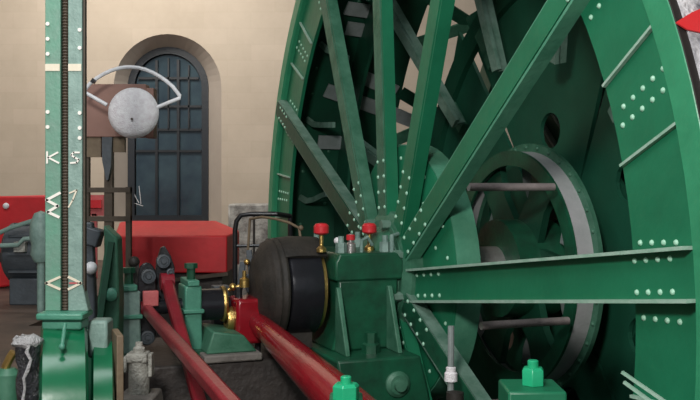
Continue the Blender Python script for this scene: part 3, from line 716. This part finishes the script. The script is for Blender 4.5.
dk = MB(); dk.box((X0,6.3,FLOOR),(-2.2,WY,-.95)); dk.box((X0,4.5,FLOOR),(-1.74,6.3,-.95)); struct(dk.build('floor', 'floor'))
# red box with tapered top
D8 = 8.0
rb_ = thing('red_box', PX(172,310,D8+.4), 'big red sheet metal cover with a sloping top below the arched window', 'cover')
z1,z2,z3 = PX(0,236,D8).z, PX(0,273,D8).z, PX(0,222,D8+.5).z
m = MB(); fr=[(pxx(116,D8),D8,z1),(pxx(226,D8),D8,z1+.01)]
xa,xb = pxx(114,D8),pxx(227,D8); xc,xd = pxx(122,D8+.55), pxx(212,D8+.55)
m.hexa([(xa,D8,z2),(xb,D8,z2),(xb,D8+.9,z2),(xa,D8+.9,z2),(xa,D8,z1),(xb,D8,z1),(xb,D8+.9,z1),(xa,D8+.9,z1)])
m.hexa([(xa,D8,z1),(xb,D8,z1),(xb,D8+.9,z1),(xa,D8+.9,z1),(xc,D8+.45,z3),(xd,D8+.45,z3),(xd,D8+.8,z3),(xc,D8+.8,z3)])
m.build('shell', 'red', rb_, bevel=.012)
m = MB(); m.box((xa+.08,D8+.08,FLOOR),(xb-.05,D8+.8,z2)); m.build('dark_base', 'darkbed', rb_)
m = MB(); m.bar((xa+.3,D8-.06,z2-.08),(xb+.02,D8-.06,z2-.0),.05,.03); m.build('base_rail', 'wood', rb_)
# ply box + stand
D9 = 6.6
wb = thing('wooden_stand', PX(106,187,D9)+Vector((0,0,FLOOR)), 'brown board box on a dark wooden post frame in front of the arched window', 'stand')
m = MB(); m.box((pxx(78,D9),D9,PX(0,137,D9).z),(pxx(146,D9),D9+.12,PX(0,84,D9).z)); m.build('board_box', 'plybox', wb, bevel=.006)
m = MB(); m.box((pxx(146,D9),D9-.01,PX(0,138,D9).z),(pxx(154,D9),D9+.10,PX(0,88,D9).z)); m.build('box_side', 'plybox', wb, bevel=.006)
m = MB(); m.box((pxx(78,D9),D9+.02,PX(0,157,D9).z),(pxx(100,D9),D9+.06,PX(0,137,D9).z)); m.box((pxx(112,D9),D9+.02,PX(0,152,D9).z),(pxx(124,D9),D9+.06,PX(0,137,D9).z)); build_parts(m, 'under_board', 'woodlt', wb)
m = MB(); m.prism([PX(102,137,D9-.02),PX(112,137,D9-.02),PX(111,165,D9-.02),PX(108,180,D9-.02),PX(106,180,D9-.02),PX(102,160,D9-.02)], (0,.05,0)); m.build('tapered_post', 'motor', wb)
m = MB(); m.box((pxx(103,D9),D9+.03,FLOOR),(pxx(111,D9),D9+.09,PX(0,137,D9).z)); m.build('post', 'wood', wb)
for x in (85,127):
    m = MB(); m.box((pxx(x-2.5,D9),D9+.03,FLOOR),(pxx(x+2.5,D9),D9+.08,PX(0,187 if x>100 else 137,D9).z)); m.build('post', 'wood', wb)
for y in (190,219):
    m = MB(); m.box((pxx(83,D9),D9+.02,PX(0,y+2.5,D9).z),(pxx(129.5,D9),D9+.08,PX(0,y-2.5,D9).z)); m.build('rail', 'wood', wb)
# small red tag behind rails
rt = MB(); rt.box((pxx(85,9.5),9.5,PX(0,208,9.5).z),(pxx(101,9.5),9.55,PX(0,200,9.5).z)); rt.mat(1); rt.box((pxx(84,9.5),9.56,PX(0,216,9.5).z),(pxx(102,9.5),9.6,PX(0,195,9.5).z)); rt.box((pxx(90,9.5),9.56,FLOOR),(pxx(95,9.5),9.6,PX(0,214,9.5).z))
o = rt.build('notice_board', ['redbright','pink']); tag(o, 'small red and pink notice seen between the rails of the wooden stand', 'notice')
# white round dial with wire arch
DW = 6.3
dl = thing('white_bell', PX(133,138,DW), 'white round dished bell plate under a thin curved wire arch, before the brown box', 'bell')
m = MB(); c = PX(133.5,113,DW); Rr = 25.5*DW/F
m.lathe(c, Vector((0,-1,0)), [(1e-4,.055),(Rr*.5,.05),(Rr*.8,.038),(Rr*.95,.02),(Rr,.0),(Rr*.97,-.02),(Rr*.8,-.03),(1e-4,-.03)], 48); m.build('dish', 'white', dl)
m = MB(); ap = [PX(107,105,DW),PX(84,92,DW)]
for i in range(15):
    t = i/14; x = 83+97*t; y = 92 - 27*math.sin(PI*min(1,t*1.0))**.75 ; y = y+4*t; ap.append(PX(x,y,DW))
ap += [PX(180,98,DW), PX(153,109,DW)]
m.tube(ap, .0135, 8); m.build('wire_arch', 'whitewire', dl)
m = MB(); m.bar(PX(92,80,DW),PX(95,82,DW),.04,.03); m.build('clip', 'black', dl)
m = MB(); k_ = PX(132,119,DW-.055); m.cyl(k_, k_-Vector((0,.01,0)), .008, n=8); m.build('centre_screw', 'wood', dl)
m = MB(); m.cyl(c+Vector((0,.03,0)), c+Vector((0,.31,0)), .03, n=12); m.build('mount', 'wood', dl)

# whitewashed rubble pier & handrail
pr_ = MB(); Dp = 10.2
pr_.box((pxx(228,Dp),Dp,FLOOR),(pxx(300,Dp),Dp+.5,PX(0,204,Dp).z)); o = pr_.build('rubble_pier', 'rubble', None, bevel=.02); tag(o, 'low whitewashed rubble pier with dark stains at the foot of the wall behind the handrail', 'pier')
hr = thing('hand_rail', PX(260,300,7.4), 'black bent tube handrail with a middle bar behind the black eccentric', 'handrail')
Dh = 7.4
m = MB(); m.tube([Vector((pxx(235,Dh),Dh,FLOOR)), PX(235,230,Dh), PX(236.5,221,Dh), PX(241,215,Dh), PX(250,214,Dh), PX(276,214,Dh), PX(290,216,Dh+.2)], .02, 12); m.tube([Vector((pxx(290,Dh),Dh+.2,FLOOR)), PX(290,216,Dh+.2)], .02, 10); m.build('top_tube', 'black', hr)
m = MB(); m.tube([PX(235,246,Dh), PX(285,245,Dh)], .014, 8); m.build('middle_bar', 'black', hr)
m = MB(); m.tube([PX(254,216,Dh), Vector((pxx(254,Dh),Dh,FLOOR))], .010, 8); m.build('post', 'blackrough', hr)
m = MB(); m.tube([PX(250,219,6.3), PX(262,217,6.2), PX(276,219,6.1), PX(290,223,6.0), PX(299,228,5.95), PX(301,240,5.9), PX(301,262,5.9)], .009, 8); m.ball(PX(301,228,5.94), .018); m.tube([PX(250,219,6.3), PX(248,250,6.3), Vector((pxx(248,6.3),6.3,FLOOR))], .009, 8)
o = m.build('lubricating_pipe', 'woodlt'); tag(o, 'thin tan lubricating pipe arching over the black eccentric', 'pipe')
# linkage clutter beside big end
cl = thing('lubricator_linkage', W(-.2,-1.12,BED), 'small dark steel linkage with brass fittings above the red crank end', 'linkage')
m = MB(); 
for (x0,y0,x1,y1) in ((243,262,239,294),(249,250,252,280),(240,285,256,270),(244,275,250,292)): m.bar(PX(x0,y0,5.75),PX(x1,y1,5.75),.035,.03,up=Vector((0,1,0)))
m.ebox(-.25,-.15,-1.16,-1.06,BED,-.62); build_parts(m, 'arm', 'motor', cl, bevel=.004)
m = MB(); m.ball(PX(233,287,5.7),.024); m.ball(PX(247,262,5.7),.02); m.cyl(PX(228,290,5.7),PX(240,286,5.7),.012); build_parts(m, 'fitting', 'brass', cl)

# ================================================================ FOREGROUND BOTTOM
def anchor(name, x, ytop, d, label, wn, plate):
    t = thing(name, PX(x,187,d)+Vector((0,0,FLOOR)), label, 'anchor bolt')
    c = PX(x,ytop,d); k = d/F
    m = MB(); m.lathe((c.x,c.y,c.z-14*k), Zv, [(5.5*k,0),(5.5*k,13*k),(4.5*k,14*k),(1e-4,14*k)], 16); m.build('stud', 'emerald', t)
    m = MB(); m.lathe((c.x,c.y,c.z-wn[1]*k-7*k), Zv, [(1e-4,0),(wn[0]*k,0),(wn[0]*k,wn[1]*k-3*k),(wn[0]*.82*k,wn[1]*k),(1e-4,wn[1]*k)], 6, ref=Vector((1,.3,0))); m.build('nut', 'emerald', t, bevel=.003)
    zb_ = c.z-wn[1]*k-7*k
    m = MB(); m.hexa([(c.x-plate[0]*k,c.y-.14,FLOOR),(c.x+plate[1]*k,c.y-.14,FLOOR),(c.x+plate[1]*k,c.y+.14,FLOOR),(c.x-plate[0]*k,c.y+.14,FLOOR),(c.x-plate[0]*k,c.y-.12,zb_),(c.x+plate[1]*k,c.y-.12,zb_),(c.x+plate[1]*k,c.y+.12,zb_),(c.x-plate[0]*k,c.y+.12,zb_)])
    m.build('base_block', 'green', t, bevel=.01)
anchor('anchor_bolt', 346, 376, 3.3, 'bright emerald anchor bolt and nut at the lower centre, before the crimson rod', (14,16), (17,17))
anchor('anchor_bolt', 533, 360, 3.6, 'bright emerald anchor bolt and nut on a wide green block below the horizontal spoke', (12,18), (30,27))
br_ = thing('gloss_bars', PX(650,187,3.3)+Vector((0,0,FLOOR)), 'pair of thin pale green bars added for gloss lines, sloping out of frame at the bottom right', 'gloss bars')  # pale bars added to stand in for gloss lines
for (a,b) in (((622,372,3.35),(680,412,3.2)),((624,382,3.35),(676,420,3.2))):
    m = MB(); m.bar(PX(*a),PX(*b),.011,.011); m.build('bar', 'edge', br_)
m = MB(); q = PX(668,406,3.22); m.box((q.x-.03,q.y-.03,FLOOR),(q.x+.03,q.y+.03,q.z+.0)); m.build('post', 'green_dk', br_)
# pale upright oil pipe in front of the hub
m_ = thing('grease_pipe', PX(452,187,4.75)+Vector((0,0,FLOOR)), 'thin pale upright grease pipe with a collar before the lower right spoke', 'pipe')
m = MB(); m.tube([PX(451,326,4.75), PX(451,345,4.75), Vector((pxx(450,4.75),4.75,FLOOR))], .017, 10); m.build('tube', 'grey', m_)
m = MB(); c=PX(451,381,4.75); m.lathe(c, Zv, [(.018,0),(.034,.0),(.034,.04),(.026,.05),(.026,.07),(.018,.075)], 12); m.build('collar', 'white', m_)
m = MB(); c=PX(455,402,4.7); m.lathe((c.x,c.y,FLOOR), Zv, [(.09,0),(.09,.1),(.05,.14),(.045,c.z-FLOOR+.05),(1e-4,c.z-FLOOR+.06)], 16); m.build('socket', 'blackrough', m_)

# ================================================================ CAMERA & LIGHT
cam = bpy.data.cameras.new('camera'); co = bpy.data.objects.new('camera', cam); COL.objects.link(co)
cam.sensor_width = 36; cam.lens = 36*F/700; cam.clip_start = .05; cam.clip_end = 200
co.location = (0,0,0); co.rotation_euler = (PI/2,0,0); cam.shift_y = -(200-187)/700
bpy.context.scene.camera = co
def area(name, loc, target, size, power, col=(1,1,1)):
    l = bpy.data.lights.new(name, 'AREA'); l.energy = power; l.size = size; l.color = col
    o = bpy.data.objects.new(name, l); COL.objects.link(o); o.location = loc
    o.rotation_euler = (Vector(target)-Vector(loc)).to_track_quat('-Z','Y').to_euler(); return o
area('key_light', (-.7,-.3,1.7), (1.0,5,-.4), .5, 190, (1,.97,.92))
area('roof_light', (-1.8,2.6,4.2), (-1.0,5.5,-1), 2.6, 165, (.93,.97,1))
area('back_light', (-2.8,9.2,4.0), (-2.3,12,2.0), 2.0, 225, (1,.95,.88))
area('side_light', (6.5,8.5,4.0), (2.5,8,0), 2.5, 170, (.95,.98,1))
w = bpy.data.worlds.new('world'); bpy.context.scene.world = w; w.use_nodes = True
w.node_tree.nodes['Background'].inputs['Color'].default_value = (.75,.8,.85,1); w.node_tree.nodes['Background'].inputs['Strength'].default_value = .45
vs = bpy.context.scene.view_settings; vs.view_transform = 'Standard'; vs.look = 'None'; vs.exposure = 0.0
for o in bpy.data.objects:
    if '_o' in o: del o['_o']
